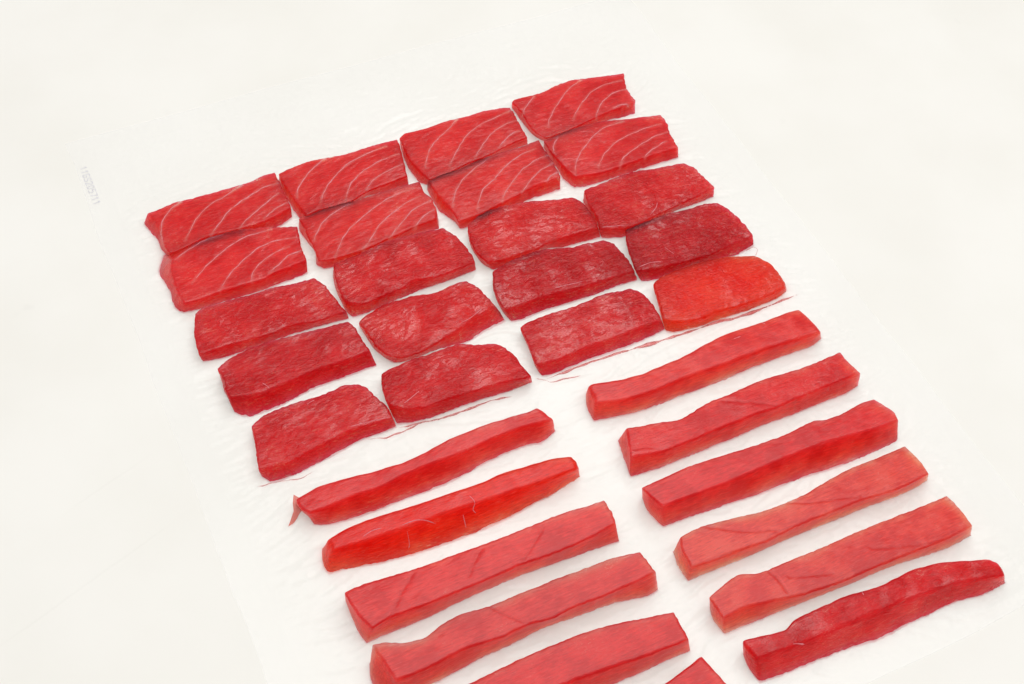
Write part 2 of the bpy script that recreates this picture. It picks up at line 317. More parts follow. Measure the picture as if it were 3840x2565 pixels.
# ------------------------------------------------------------------ the tuna pieces
PIECES = [
{'id': 'S11', 'kind': 'slice', 'h': 7.5, 'fat': (((-107.5,124.8),(-113.0,122.0),(-117.6,117.4),(-120.2,112.9),(-122.2,103.9)),((-79.2,124.2),(-87.1,120.8),(-95.6,118.4),(-102.2,113.9),(-106.7,109.4),(-112.5,102.0)),((-63.4,119.2),(-70.3,119.1),(-78.1,116.3),(-88.5,111.9),(-93.5,107.5),(-101.2,100.8)),((-65.4,113.3),(-69.3,111.3),(-77.0,107.2),(-83.5,103.4),(-88.3,99.7)),((-63.1,106.5),(-69.5,104.8),(-76.5,101.2))), 'cr': (), 'th': (), 'back': ((-123.1,123.6),(-116.9,124.3),(-109.4,125.5),(-100.8,124.9),(-86.9,124.7),(-75.8,124.7),(-67.9,126.3),(-62.5,126.2)), 'right': ((-62.5,126.2),(-62.5,120.3),(-62.6,110.7),(-63.0,103.0)), 'front': ((-120.8,97.5),(-113.0,98.4),(-101.8,100.7),(-88.5,99.4),(-76.5,99.7),(-63.0,103.0)), 'left': ((-123.1,123.6),(-121.4,119.0),(-120.6,112.3),(-121.9,103.8),(-120.8,97.5)), 'bL': ((-125.6,125.7),(-125.6,122.9),(-122.9,113.2),(-123.0,107.6),(-121.0,100.9)), 'bF': ((-121.0,100.9),(-97.2,100.5),(-71.4,99.9),(-62.9,102.8))},
{'id': 'S21', 'kind': 'slice', 'h': 8.4, 'fat': (((-96.8,98.5),(-106.1,97.8),(-113.9,95.2),(-119.7,92.5)),((-75.7,92.9),(-86.4,93.1),(-94.0,91.4),(-102.4,87.3),(-109.8,82.9),(-117.1,76.7)),((-66.3,84.1),(-75.5,85.8),(-84.6,84.7),(-92.6,80.5),(-100.2,75.6),(-107.4,68.7)),((-71.8,80.4),(-78.8,79.5),(-86.6,76.0),(-90.6,72.9),(-93.3,68.0)),((-67.1,76.4),(-74.0,75.5),(-79.7,72.4),(-84.7,69.8))), 'cr': (), 'th': (), 'back': ((-121.5,91.2),(-113.9,95.2),(-105.2,97.4),(-94.0,97.7),(-84.8,96.3),(-73.2,92.4),(-64.5,89.3)), 'right': ((-64.5,89.3),(-65.5,85.1),(-66.8,79.4),(-67.2,74.0),(-67.2,70.5)), 'front': ((-123.2,67.8),(-116.6,67.3),(-107.6,68.1),(-96.9,67.6),(-88.0,67.5),(-84.5,68.7),(-76.2,69.6),(-67.2,70.5)), 'left': ((-121.5,91.2),(-122.7,88.3),(-123.4,83.3),(-124.1,76.3),(-123.8,70.9),(-123.2,67.8)), 'bL': ((-123.2,103.9),(-127.7,95.8),(-127.4,90.9),(-126.3,83.1),(-126.8,78.7),(-126.9,72.8),(-124.3,69.1)), 'bF': ((-124.3,69.1),(-118.0,68.4),(-107.7,68.0),(-95.4,67.5),(-83.1,68.0),(-67.7,69.4))},
{'id': 'S12', 'kind': 'slice', 'h': 7.5, 'fat': (((-38.0,125.7),(-45.4,121.8),(-52.1,117.0),(-56.8,111.4),(-58.4,107.6)),((-8.7,122.3),(-19.3,121.2),(-29.3,118.3),(-37.7,113.3),(-44.9,107.3),(-49.8,100.5)),((-5.3,115.5),(-14.6,114.6),(-25.6,110.7),(-32.9,106.1),(-38.9,97.4)),((-5.9,108.7),(-14.9,107.1),(-22.7,104.2),(-27.6,100.2))), 'cr': (), 'th': (), 'back': ((-61.2,124.5),(-53.1,126.1),(-44.7,126.8),(-37.4,125.8),(-27.9,124.7),(-17.7,125.2),(-9.8,125.1),(-1.8,124.7)), 'right': ((-1.8,124.7),(-2.7,119.1),(-4.5,111.3),(-5.8,105.6),(-6.7,101.3)), 'front': ((-58.3,95.6),(-51.0,96.6),(-43.3,95.9),(-35.7,96.1),(-27.5,99.0),(-17.8,99.9),(-6.7,101.3)), 'left': ((-61.2,124.5),(-61.2,118.4),(-60.0,108.3),(-58.8,101.2),(-58.3,95.6)), 'bL': ((-60.6,128.1),(-61.8,118.7),(-61.2,110.3),(-61.0,105.8),(-59.8,100.2)), 'bF': ((-59.8,100.2),(-35.4,100.4),(-27.0,102.2),(-17.3,101.6),(-5.9,101.5))},
{'id': 'S22', 'kind': 'slice', 'h': 7.5, 'fat': (((-38.3,95.0),(-45.5,92.8),(-53.6,88.3),(-58.8,82.7),(-60.4,79.8)),((-7.1,92.5),(-15.5,92.2),(-24.1,89.9),(-31.2,87.0),(-40.5,82.2),(-47.9,76.7),(-55.0,67.8)),((-6.1,86.9),(-14.5,85.2),(-22.4,81.9),(-31.0,76.8),(-37.8,70.4),(-42.1,67.3)),((-3.0,82.7),(-12.1,80.5),(-20.3,75.2),(-28.8,68.8)),((-2.5,77.3),(-9.5,75.1),(-16.5,70.1))), 'cr': (), 'th': (), 'back': ((-62.1,94.3),(-54.2,95.0),(-43.4,95.6),(-35.0,95.1),(-24.2,95.1),(-13.2,95.0),(-6.1,94.8),(-2.9,94.6)), 'right': ((-2.9,94.6),(-3.4,88.0),(-1.9,85.2),(-2.5,77.3),(-4.5,72.1)), 'front': ((-62.5,68.4),(-55.2,67.2),(-42.8,66.9),(-29.4,68.7),(-16.2,70.7),(-4.5,72.1)), 'left': ((-62.1,94.3),(-61.5,89.4),(-61.8,81.8),(-62.0,75.6),(-62.5,68.4)), 'bL': ((-61.9,97.4),(-62.8,93.4),(-61.6,86.5),(-60.4,79.7),(-62.6,72.9)), 'bF': ((-62.6,72.9),(-61.6,70.8),(-56.3,68.2),(-15.2,71.9),(-3.5,71.0))},
{'id': 'S13', 'kind': 'slice', 'h': 7.5, 'fat': (((29.8,126.4),(23.7,121.9),(16.1,117.8),(10.1,113.1),(6.1,107.7),(3.1,102.8)),((56.4,122.0),(48.4,120.5),(39.7,119.0),(30.7,115.1),(24.1,109.6),(20.9,106.4),(15.8,101.4),(14.0,99.1)),((56.8,115.0),(49.1,114.3),(40.9,111.0),(34.5,106.2),(27.2,99.4)),((54.1,108.1),(47.9,106.5),(40.6,101.3))), 'cr': (), 'th': (), 'back': ((-0.8,125.0),(2.9,127.1),(7.2,126.6),(14.0,126.3),(23.0,127.1),(30.6,126.9),(37.5,126.5),(43.3,126.8),(52.0,125.7),(57.4,124.1)), 'right': ((57.4,124.1),(57.3,118.6),(56.7,109.6),(56.4,102.7)), 'front': ((1.7,94.9),(11.4,95.2),(21.4,97.4),(30.2,98.2),(40.0,99.9),(48.8,102.0),(56.4,102.7)), 'left': ((-0.8,125.0),(-1.2,120.1),(-1.6,112.4),(-0.7,105.1),(0.7,99.1),(1.7,94.9)), 'bL': ((0.6,128.1),(-1.3,118.6),(-1.9,110.2),(-0.8,102.1),(1.6,98.6)), 'bF': ((1.6,98.6),(11.0,99.1),(26.1,101.6),(42.1,103.7),(58.0,104.2))},
{'id': 'S23', 'kind': 'slice', 'h': 7.5, 'fat': (((33.4,97.3),(25.3,93.8),(17.6,89.8),(11.2,84.7),(7.7,80.0),(5.0,75.0)),((56.6,94.3),(48.7,93.1),(39.3,89.7),(30.9,84.4),(22.2,79.4),(16.7,72.5),(15.0,69.4)),((60.9,88.2),(53.2,87.2),(44.2,83.7),(37.1,78.7),(30.6,73.6),(27.5,69.5)),((60.0,82.8),(52.2,80.4),(46.5,77.2),(41.0,73.2),(38.3,71.3)),((60.6,76.6),(55.1,75.3),(52.3,73.3))), 'cr': (), 'th': (), 'back': ((0.6,93.5),(2.9,93.7),(8.9,94.7),(17.5,95.0),(26.5,96.5),(34.5,97.2),(44.7,97.2),(51.9,97.1),(60.8,98.0)), 'right': ((60.8,98.0),(60.5,92.4),(61.0,87.3),(60.6,80.2),(59.6,73.5)), 'front': ((3.6,66.2),(14.0,66.4),(27.2,68.9),(38.8,71.1),(46.2,73.0),(52.8,73.1),(59.6,73.5)), 'left': ((0.6,93.5),(1.8,85.9),(3.2,77.9),(3.9,71.8),(3.6,66.2)), 'bL': ((1.1,95.9),(0.4,86.4),(0.8,81.0),(4.7,72.0),(5.4,67.4)), 'bF': ((5.4,67.4),(9.3,66.9),(42.9,71.0),(59.2,71.3))},
{'id': 'S14', 'kind': 'slice', 'h': 7.5, 'fat': (((71.7,126.6),(67.0,123.3),(62.9,120.6),(61.8,117.7)),((98.7,128.5),(90.6,125.2),(84.0,120.8),(76.3,114.4),(71.1,108.8),(68.8,104.7)),((118.0,120.8),(109.7,121.0),(100.5,119.4),(92.9,114.6),(86.1,108.8),(82.0,104.4)),((116.5,114.3),(109.3,114.2),(100.5,109.8),(95.5,105.0),(93.7,102.2)),((114.3,104.3),(109.7,105.3),(104.3,104.8))), 'cr': (), 'th': (), 'back': ((59.4,126.3),(61.9,128.3),(71.6,127.7),(78.0,128.0),(85.1,129.5),(95.7,130.2),(103.8,128.3),(112.6,126.6),(121.6,125.0)), 'right': ((121.6,125.0),(119.0,119.1),(117.6,113.5),(117.4,108.3),(117.6,105.6)), 'front': ((64.2,98.7),(67.3,98.7),(76.2,99.2),(85.1,100.7),(93.5,102.3),(105.0,103.7),(117.6,105.6)), 'left': ((59.4,126.3),(60.7,123.2),(61.2,117.9),(60.6,111.4),(61.5,104.3),(64.2,98.7)), 'bL': ((61.6,130.4),(61.7,126.9),(62.1,117.3),(63.2,109.2),(66.3,103.4)), 'bF': ((66.3,103.4),(78.9,102.9),(97.2,104.0),(117.3,103.5))},
{'id': 'S24', 'kind': 'slice', 'h': 7.8, 'fat': (((69.8,97.0),(65.5,92.5),(63.4,88.5)),((104.4,94.3),(94.2,94.2),(84.4,89.8),(76.0,84.2),(69.9,77.8),(66.6,71.9)),((120.9,85.9),(108.1,86.0),(94.6,83.2),(86.0,78.5),(80.3,73.5),(78.6,71.0)),((121.3,79.9),(112.6,79.2),(101.5,76.2),(93.5,73.0),(88.9,68.4)),((117.7,74.6),(108.9,72.5),(102.7,69.2))), 'cr': (), 'th': (), 'back': ((62.4,96.2),(69.0,97.3),(78.8,98.3),(92.9,97.7),(105.3,94.8),(116.7,92.3),(124.1,90.6)), 'right': ((124.1,90.6),(124.4,85.4),(122.3,79.4),(121.7,73.8),(120.9,68.8)), 'front': ((66.0,70.6),(70.5,70.0),(78.7,68.2),(88.5,68.2),(103.2,69.0),(110.2,69.1),(120.9,68.8)), 'left': ((62.4,96.2),(62.4,88.9),(63.3,82.1),(64.5,76.0),(66.0,70.6)), 'bL': ((64.1,99.7),(63.8,91.5),(64.0,83.3),(63.4,77.2),(65.9,69.9)), 'bF': ((65.9,69.9),(73.7,68.5),(88.5,68.5),(106.1,68.6),(122.4,68.5))},
{'id': 'S31', 'kind': 'slice', 'h': 7.5, 'fat': (), 'cr': (), 'th': (), 'back': ((-120.4,60.8),(-116.9,62.7),(-108.1,62.4),(-96.8,61.5),(-85.8,61.6),(-76.5,59.9),(-67.9,59.8)), 'right': ((-67.9,59.8),(-64.9,55.4),(-63.7,48.0),(-62.5,42.4),(-61.4,37.5)), 'front': ((-125.5,40.4),(-119.7,40.0),(-112.1,40.4),(-101.1,39.4),(-92.3,39.0),(-85.6,39.9),(-74.7,37.8),(-66.2,38.0),(-61.4,37.5)), 'left': ((-120.4,60.8),(-123.9,52.3),(-124.9,47.0),(-125.5,40.4)), 'bL': None, 'bF': ((-124.4,41.3),(-116.5,39.6),(-106.9,39.6),(-94.0,39.9),(-82.3,40.0),(-74.4,40.0),(-60.0,38.8))},
{'id': 'S41', 'kind': 'slice', 'h': 9.5, 'fat': (), 'cr': (), 'th': (((-106.6,15.2),(-105.2,12.8),(-104.7,11.1)),), 'back': ((-121.0,28.3),(-114.8,31.5),(-106.8,33.0),(-94.2,33.3),(-79.4,31.9),(-70.6,31.1),(-63.1,30.4)), 'right': ((-63.1,30.4),(-61.5,26.0),(-61.2,20.1),(-60.1,13.2)), 'front': ((-121.2,13.7),(-115.0,12.2),(-108.0,11.4),(-103.1,11.3),(-93.5,12.2),(-84.3,13.4),(-72.5,12.8),(-60.1,13.2)), 'left': ((-121.0,28.3),(-120.4,23.7),(-121.3,17.9),(-121.2,13.7)), 'bL': ((-120.0,30.6),(-121.0,23.9),(-120.6,19.1),(-120.3,11.6)), 'bF': ((-120.3,11.6),(-116.4,7.7),(-107.3,7.2),(-96.2,8.6),(-85.4,10.3),(-72.5,10.4),(-58.1,10.7))},
{'id': 'S51', 'kind': 'slice', 'h': 7.5, 'fat': (), 'cr': (), 'th': (((-93.5,-0.8),(-91.3,-0.1),(-89.4,0.2)),((-82.9,-17.3),(-73.9,-18.2),(-65.0,-19.4))), 'back': ((-116.8,-2.3),(-112.0,0.2),(-106.1,1.4),(-97.5,1.5),(-88.3,1.0),(-82.1,1.1),(-76.2,1.7),(-70.5,0.0)), 'right': ((-70.5,0.0),(-67.7,-2.7),(-66.1,-8.1),(-63.9,-13.7),(-64.0,-20.1)), 'front': ((-120.9,-21.6),(-114.9,-22.1),(-107.5,-23.1),(-97.7,-20.9),(-84.8,-19.0),(-74.2,-19.1),(-64.0,-20.1)), 'left': ((-116.8,-2.3),(-118.0,-8.4),(-119.6,-15.8),(-120.9,-21.6)), 'bL': None, 'bF': ((-120.1,-21.1),(-117.8,-25.0),(-114.6,-26.0),(-104.7,-25.3),(-91.8,-23.6),(-78.4,-21.1),(-69.6,-21.2),(-62.2,-20.9))},
{'id': 'S32', 'kind': 'slice', 'h': 9.0, 'fat': (), 'cr': (), 'th': (), 'back': ((-57.2,62.9),(-47.7,63.6),(-37.5,64.9),(-30.6,65.9),(-21.2,65.0),(-12.8,64.5),(-4.6,63.4)), 'right': ((-4.6,63.4),(-1.2,57.5),(0.1,51.4),(0.6,45.2),(0.4,40.6)), 'front': ((-59.0,41.1),(-52.8,37.7),(-45.0,38.5),(-35.1,39.2),(-28.5,41.4),(-19.0,39.5),(-9.0,39.9),(0.4,40.6)), 'left': ((-57.2,62.9),(-58.8,58.2),(-60.3,50.6),(-60.3,44.1),(-59.0,41.1)), 'bL': ((-56.7,66.8),(-58.8,61.0),(-59.8,53.1),(-59.8,43.3),(-58.3,38.6)), 'bF': ((-58.3,38.6),(-52.9,38.4),(-44.8,39.4),(-30.7,40.9),(-18.0,41.4),(-8.1,41.5),(2.1,42.3))},
{'id': 'S42', 'kind': 'slice', 'h': 7.8, 'fat': (), 'cr': (((-40.8,25.6),(-41.1,21.0),(-43.6,15.8),(-46.8,11.0),(-49.0,7.3)),((-32.7,25.4),(-33.9,19.6),(-36.4,14.3),(-39.4,9.4),(-41.3,6.4))), 'th': (((-18.9,12.9),(-14.3,13.4),(-5.6,16.9)),), 'back': ((-58.7,29.2),(-54.7,31.5),(-46.9,33.8),(-40.4,34.3),(-31.1,33.6),(-22.4,31.6),(-12.0,33.0),(-7.1,32.4)), 'right': ((-7.1,32.4),(-4.1,28.9),(-2.7,23.3),(-1.3,17.9),(-0.8,16.0)), 'front': ((-49.0,5.8),(-41.1,5.5),(-32.3,7.2),(-19.2,11.0),(-12.3,13.6),(-0.8,16.0)), 'left': ((-58.7,29.2),(-57.3,23.2),(-56.8,16.8),(-53.7,9.3),(-49.0,5.8)), 'bL': ((-57.3,33.4),(-57.0,27.8),(-56.0,19.4),(-53.5,13.3),(-51.3,9.6)), 'bF': ((-51.3,9.6),(-47.4,8.4),(-40.6,8.2),(-30.9,8.8),(-19.6,6.8),(-9.5,9.2),(2.2,11.1))},
{'id': 'S52', 'kind': 'slice', 'h': 9.5, 'fat': (), 'cr': (), 'th': (((-57.8,-16.9),(-53.0,-15.4),(-48.6,-13.6)),), 'back': ((-60.3,-0.4),(-56.0,0.7),(-47.6,1.7),(-39.8,1.4),(-32.2,1.6),(-24.9,1.2),(-18.1,-1.8),(-9.9,-4.6)), 'right': ((-9.9,-4.6),(-7.4,-7.4),(-5.3,-12.5),(-4.8,-18.0),(-3.8,-25.1)), 'front': ((-61.9,-15.4),(-58.0,-18.9),(-49.6,-21.8),(-39.4,-21.8),(-29.3,-22.5),(-18.3,-22.8),(-3.8,-25.1)), 'left': ((-60.3,-0.4),(-62.6,-6.8),(-63.3,-13.0),(-61.9,-15.4)), 'bL': ((-59.4,2.5),(-60.9,-2.8),(-61.4,-10.7),(-61.6,-20.0)), 'bF': ((-61.6,-20.0),(-54.4,-21.7),(-45.5,-22.2),(-36.3,-22.2),(-23.9,-22.3),(-11.7,-23.1),(-1.1,-22.4))},
{'id': 'S33', 'kind': 'slice', 'h': 7.5, 'fat': (), 'cr': (), 'th': (), 'back': ((6.7,61.6),(12.0,64.6),(20.3,66.4),(28.3,66.2),(40.6,63.8),(48.2,61.4),(56.2,59.6),(58.9,59.0)), 'right': ((58.9,59.0),(62.0,54.6),(62.4,48.4),(62.0,43.2),(60.9,38.8)), 'front': ((5.9,39.2),(14.8,38.0),(23.6,38.2),(30.2,37.6),(35.3,38.9),(46.8,39.3),(60.9,38.8)), 'left': ((6.7,61.6),(5.1,57.6),(3.8,52.1),(4.0,45.1),(5.9,39.2)), 'bL': ((8.0,63.5),(5.6,55.6),(6.2,44.9),(9.5,39.1)), 'bF': ((9.5,39.1),(21.0,38.7),(37.1,41.2),(43.6,39.0),(50.9,38.4),(63.2,37.6))},
{'id': 'S43', 'kind': 'slice', 'h': 7.9, 'fat': (), 'cr': (), 'th': (((26.1,14.2),(33.7,13.3),(41.4,12.4)),), 'back': ((5.7,32.2),(10.9,34.2),(18.9,35.5),(26.5,35.8),(33.4,35.1),(43.0,32.0),(52.3,31.0),(59.7,30.0)), 'right': ((59.7,30.0),(63.1,27.0),(64.2,21.9),(64.8,16.0),(64.2,9.3)), 'front': ((1.5,12.6),(7.9,12.3),(17.7,12.3),(22.2,12.3),(32.5,11.1),(43.1,10.3),(54.0,9.8),(64.2,9.3)), 'left': ((5.7,32.2),(2.1,23.8),(1.2,17.6),(1.5,12.6)), 'bL': ((7.4,35.0),(4.0,26.3),(3.2,16.8),(4.4,9.6)), 'bF': ((4.4,9.6),(10.0,8.7),(17.0,9.4),(21.4,9.4),(32.2,8.9),(43.2,8.8),(54.8,9.4),(67.0,8.8))},
{'id': 'S53', 'kind': 'slice', 'h': 7.5, 'fat': (), 'cr': (), 'th': (), 'back': ((3.9,-0.1),(7.9,1.4),(17.1,2.0),(27.6,1.5),(38.8,2.1),(46.4,2.5),(53.2,1.4),(58.1,0.7)), 'right': ((58.1,0.7),(61.5,-2.5),(62.6,-7.5),(62.8,-13.8),(62.1,-19.6)), 'front': ((1.5,-19.2),(13.1,-20.2),(27.8,-19.3),(39.9,-19.3),(49.7,-18.7),(62.1,-19.6)), 'left': ((3.9,-0.1),(3.2,-8.4),(2.0,-14.8),(1.5,-19.2)), 'bL': ((5.9,2.7),(5.0,-7.2),(3.6,-16.7),(4.2,-22.0)), 'bF': ((4.2,-22.0),(11.3,-22.5),(23.7,-21.9),(41.6,-22.3),(52.9,-21.9),(64.8,-20.4))},
{'id': 'S34', 'kind': 'slice', 'h': 7.5, 'fat': (), 'cr': (), 'th': (((62.3,38.1),(68.4,36.4),(74.3,34.5)),((86.5,35.5),(91.9,38.7),(94.6,42.1))), 'back': ((66.2,60.8),(77.6,61.7),(84.4,62.5),(95.4,62.2),(104.9,60.4),(112.5,59.4),(118.4,58.3)), 'right': ((118.4,58.3),(121.7,54.0),(122.5,48.5),(123.6,43.4),(124.2,39.6)), 'front': ((61.8,37.5),(69.6,34.7),(75.7,33.2),(86.3,34.1),(103.5,36.5),(112.0,37.5),(124.2,39.6)), 'left': ((66.2,60.8),(64.0,54.2),(64.1,46.2),(63.2,41.7),(61.8,37.5)), 'bL': None, 'bF': ((63.4,36.9),(74.0,33.8),(88.8,36.3),(104.7,39.0),(117.7,39.0),(125.3,39.6))},
{'id': 'S44', 'kind': 'slice', 'h': 7.5, 'fat': (), 'cr': (), 'th': (((66.6,10.4),(73.6,10.7),(79.4,8.7)),((83.7,16.4),(85.9,10.7))), 'back': ((72.7,32.0),(79.0,32.2),(93.6,33.1),(104.0,31.8),(113.6,31.8),(120.4,29.8)), 'right': ((120.4,29.8),(123.0,25.9),(124.8,18.3),(125.5,10.2),(125.4,6.8)), 'front': ((65.0,9.2),(73.8,7.4),(83.8,6.0),(96.9,4.8),(109.1,5.4),(116.0,6.3),(125.4,6.8)), 'left': ((72.7,32.0),(68.9,24.9),(66.6,16.4),(65.0,9.2)), 'bL': ((74.6,33.4),(71.8,26.8),(70.1,18.0),(68.3,7.7)), 'bF': ((68.3,7.7),(74.9,5.7),(95.1,5.7),(115.5,4.0),(127.2,6.0))},
{'id': 'S54', 'kind': 'slice', 'h': 7.5, 'fat': (), 'cr': (), 'th': (), 'back': ((68.7,-1.0),(72.5,1.0),(83.9,2.3),(95.2,1.8),(106.1,0.5),(112.6,-1.8),(119.8,-4.3)), 'right': ((119.8,-4.3),(123.0,-8.0),(124.6,-14.3),(124.5,-20.7),(122.7,-25.0)), 'front': ((63.3,-18.8),(69.4,-23.1),(77.8,-25.4),(87.1,-24.9),(98.0,-25.9),(109.3,-26.2),(122.7,-25.0)), 'left': ((68.7,-1.0),(66.7,-7.4),(64.6,-14.5),(63.3,-18.8)), 'bL': ((71.2,0.7),(69.3,-5.7),(66.2,-15.2),(64.7,-21.4)), 'bF': ((64.7,-21.4),(66.3,-23.2),(70.3,-24.0),(78.8,-24.9),(92.3,-25.3),(107.7,-25.5),(119.7,-25.1),(126.8,-23.0))},
{'id': 'L1', 'kind': 'stick', 'h': 12.0, 'fat': (), 'cr': (), 'th': (((-67.5,-53.8),(-70.6,-55.8),(-72.8,-56.8)),((-52.4,-52.4),(-56.5,-55.3),(-58.5,-57.1))), 'back': ((-113.0,-42.7),(-108.9,-41.9),(-101.8,-40.8),(-91.0,-41.8),(-80.1,-42.9),(-70.8,-43.9),(-60.1,-43.1),(-47.4,-41.0),(-35.3,-40.6),(-23.3,-40.9),(-14.4,-41.5),(-8.8,-41.3)), 'right': ((-8.8,-41.3),(-7.2,-43.1),(-6.3,-46.4),(-5.2,-49.0)), 'front': ((-110.0,-50.2),(-99.9,-50.4),(-90.8,-49.8),(-82.0,-50.4),(-71.2,-49.1),(-60.5,-48.3),(-50.8,-48.8),(-38.8,-48.2),(-29.4,-47.4),(-17.4,-47.6),(-5.2,-49.0)), 'left': ((-113.0,-42.7),(-112.9,-45.4),(-111.8,-48.4),(-110.0,-50.2)), 'bL': ((-112.4,-38.4),(-110.3,-43.2),(-108.9,-46.4),(-108.7,-49.6)), 'bF': ((-108.7,-49.6),(-103.9,-51.9),(-96.0,-53.1),(-84.8,-53.7),(-73.2,-53.4),(-61.6,-53.8),(-49.4,-53.0),(-36.5,-51.0),(-23.9,-50.1),(-14.8,-50.5),(-10.9,-51.5),(-2.8,-48.5))},
{'id': 'L2', 'kind': 'stick', 'h': 12.9, 'fat': (), 'cr': (), 'th': (((-51.6,-67.7),(-50.5,-71.5),(-52.0,-73.1),(-50.6,-74.4)),((-78.8,-71.3),(-79.0,-74.4),(-79.9,-75.3)),((-75.6,-78.4),(-75.5,-75.3),(-76.4,-73.7)),((-81.4,-69.6),(-74.2,-69.8),(-67.0,-72.7)),((-43.2,-73.4),(-41.3,-78.1)),((-38.8,-74.0),(-38.1,-78.8)),((-95.9,-68.3),(-91.0,-67.3),(-86.8,-67.8)),((-51.7,-78.1),(-51.5,-81.4)),((-56.2,-72.9),(-56.0,-76.2))), 'back': ((-108.1,-64.4),(-101.8,-62.8),(-95.6,-62.3),(-88.0,-62.5),(-76.9,-62.8),(-66.0,-63.7),(-54.7,-64.1),(-43.2,-64.4),(-35.8,-63.6),(-25.6,-64.7),(-14.2,-65.8),(-6.2,-68.0)), 'right': ((-6.2,-68.0),(-5.7,-70.6),(-6.8,-74.2)), 'front': ((-108.1,-68.7),(-96.5,-70.1),(-80.3,-70.9),(-63.6,-71.2),(-49.7,-72.1),(-35.6,-73.0),(-21.2,-73.9),(-6.8,-74.2)), 'left': ((-108.1,-64.4),(-108.1,-66.5),(-108.1,-68.7)), 'bL': ((-109.6,-60.3),(-111.4,-65.8),(-111.6,-69.4),(-110.8,-71.6)), 'bF': ((-110.8,-71.6),(-103.4,-72.4),(-93.3,-75.0),(-82.7,-76.5),(-71.8,-77.5),(-60.5,-78.0),(-48.8,-77.9),(-36.8,-77.3),(-26.9,-75.6),(-17.6,-74.9),(-3.4,-71.5))},
{'id': 'L3', 'kind': 'stick', 'h': 14.2, 'fat': (), 'cr': (((-83.6,-89.8),(-89.7,-94.6),(-94.0,-98.6),(-97.4,-102.2)),((-56.5,-91.0),(-62.0,-95.5),(-66.0,-99.8)),((-31.5,-92.5),(-38.2,-97.5),(-44.5,-101.7))), 'th': (), 'back': ((-110.1,-87.4),(-101.4,-87.2),(-91.7,-88.1),(-78.6,-89.3),(-64.9,-89.6),(-51.2,-90.2),(-36.9,-90.2),(-22.3,-90.2),(-11.8,-91.2),(-4.5,-91.5)), 'right': ((-4.5,-91.5),(-4.2,-96.5),(-5.1,-101.7)), 'front': ((-105.8,-104.2),(-97.7,-102.8),(-84.6,-103.5),(-71.1,-103.5),(-60.8,-103.6),(-46.6,-103.0),(-36.3,-103.7),(-25.6,-103.8),(-15.1,-103.3),(-5.1,-101.7)), 'left': ((-110.1,-87.4),(-109.4,-92.5),(-108.0,-98.9),(-105.8,-104.2)), 'bL': ((-109.0,-83.7),(-109.3,-90.6),(-109.2,-98.8),(-108.2,-103.2)), 'bF': ((-108.2,-103.2),(-98.0,-103.0),(-84.4,-103.1),(-70.0,-102.0),(-55.6,-101.5),(-41.3,-101.6),(-27.0,-102.4),(-16.1,-102.8),(-2.6,-104.1))},
{'id': 'L4', 'kind': 'stick', 'h': 15.0, 'fat': (), 'cr': (((-64.1,-113.7),(-59.6,-120.0),(-54.1,-125.7)),), 'th': (), 'back': ((-108.3,-110.5),(-103.8,-111.5),(-99.0,-114.0),(-90.5,-115.6),(-83.7,-113.7),(-75.2,-112.7),(-63.5,-113.9),(-51.8,-113.9),(-37.9,-114.1),(-24.0,-114.5),(-13.4,-115.0),(-2.7,-117.0)), 'right': ((-2.7,-117.0),(-1.9,-120.8),(-1.2,-126.4)), 'front': ((-105.7,-125.5),(-99.5,-126.2),(-90.9,-125.9),(-85.5,-125.5),(-77.3,-125.0),(-66.0,-126.5),(-54.2,-126.0),(-44.5,-127.4),(-36.5,-126.6),(-23.4,-127.2),(-12.5,-126.8),(-1.2,-126.4)), 'left': ((-108.3,-110.5),(-107.3,-115.2),(-106.4,-121.0),(-105.7,-125.5)), 'bL': ((-110.0,-110.7),(-112.1,-116.8),(-111.1,-122.1),(-105.8,-126.9)), 'bF': ((-105.8,-126.9),(-90.8,-127.4),(-80.9,-126.5),(-70.2,-125.5),(-59.7,-125.2),(-45.1,-124.2),(-31.3,-125.2),(-17.2,-126.1),(-3.9,-128.9),(1.4,-128.2))},
{'id': 'L5', 'kind': 'stick', 'h': 14.9, 'fat': (), 'cr': (), 'th': (), 'back': ((-107.9,-137.1),(-96.0,-137.5),(-83.0,-137.6),(-66.2,-136.9),(-52.6,-136.6),(-39.0,-137.0),(-25.9,-138.5),(-13.2,-141.2),(-2.9,-143.4)), 'right': ((-2.9,-143.4),(-3.1,-150.0),(-3.3,-154.7)), 'front': ((-105.1,-151.4),(-79.5,-151.2),(-51.7,-151.2),(-39.9,-152.0),(-30.1,-152.9),(-20.1,-153.9),(-3.3,-154.7)), 'left': ((-107.9,-137.1),(-106.8,-143.5),(-105.1,-151.4)), 'bL': ((-108.5,-135.6),(-108.5,-144.3),(-106.4,-153.1)), 'bF': ((-106.4,-153.1),(-66.8,-154.3),(-42.6,-154.1),(-30.2,-154.4),(-18.1,-154.5),(-7.1,-154.3),(0.4,-154.6))},
{'id': 'L6', 'kind': 'stick', 'h': 13.0, 'fat': (), 'cr': (), 'th': (), 'back': ((-84.5,-168.4),(-42.0,-167.5),(-17.8,-165.0),(-1.3,-161.5)), 'right': ((-1.3,-161.5),(0.3,-168.1),(1.8,-175.3),(1.6,-181.0)), 'front': ((-77.4,-187.5),(-43.8,-186.8),(1.6,-181.0)), 'left': ((-84.5,-168.4),(-80.9,-178.0),(-77.4,-187.5)), 'bL': ((-85.3,-170.0),(-83.6,-182.1),(-80.2,-193.9)), 'bF': ((-80.2,-193.9),(-45.6,-193.7),(1.3,-188.7))},
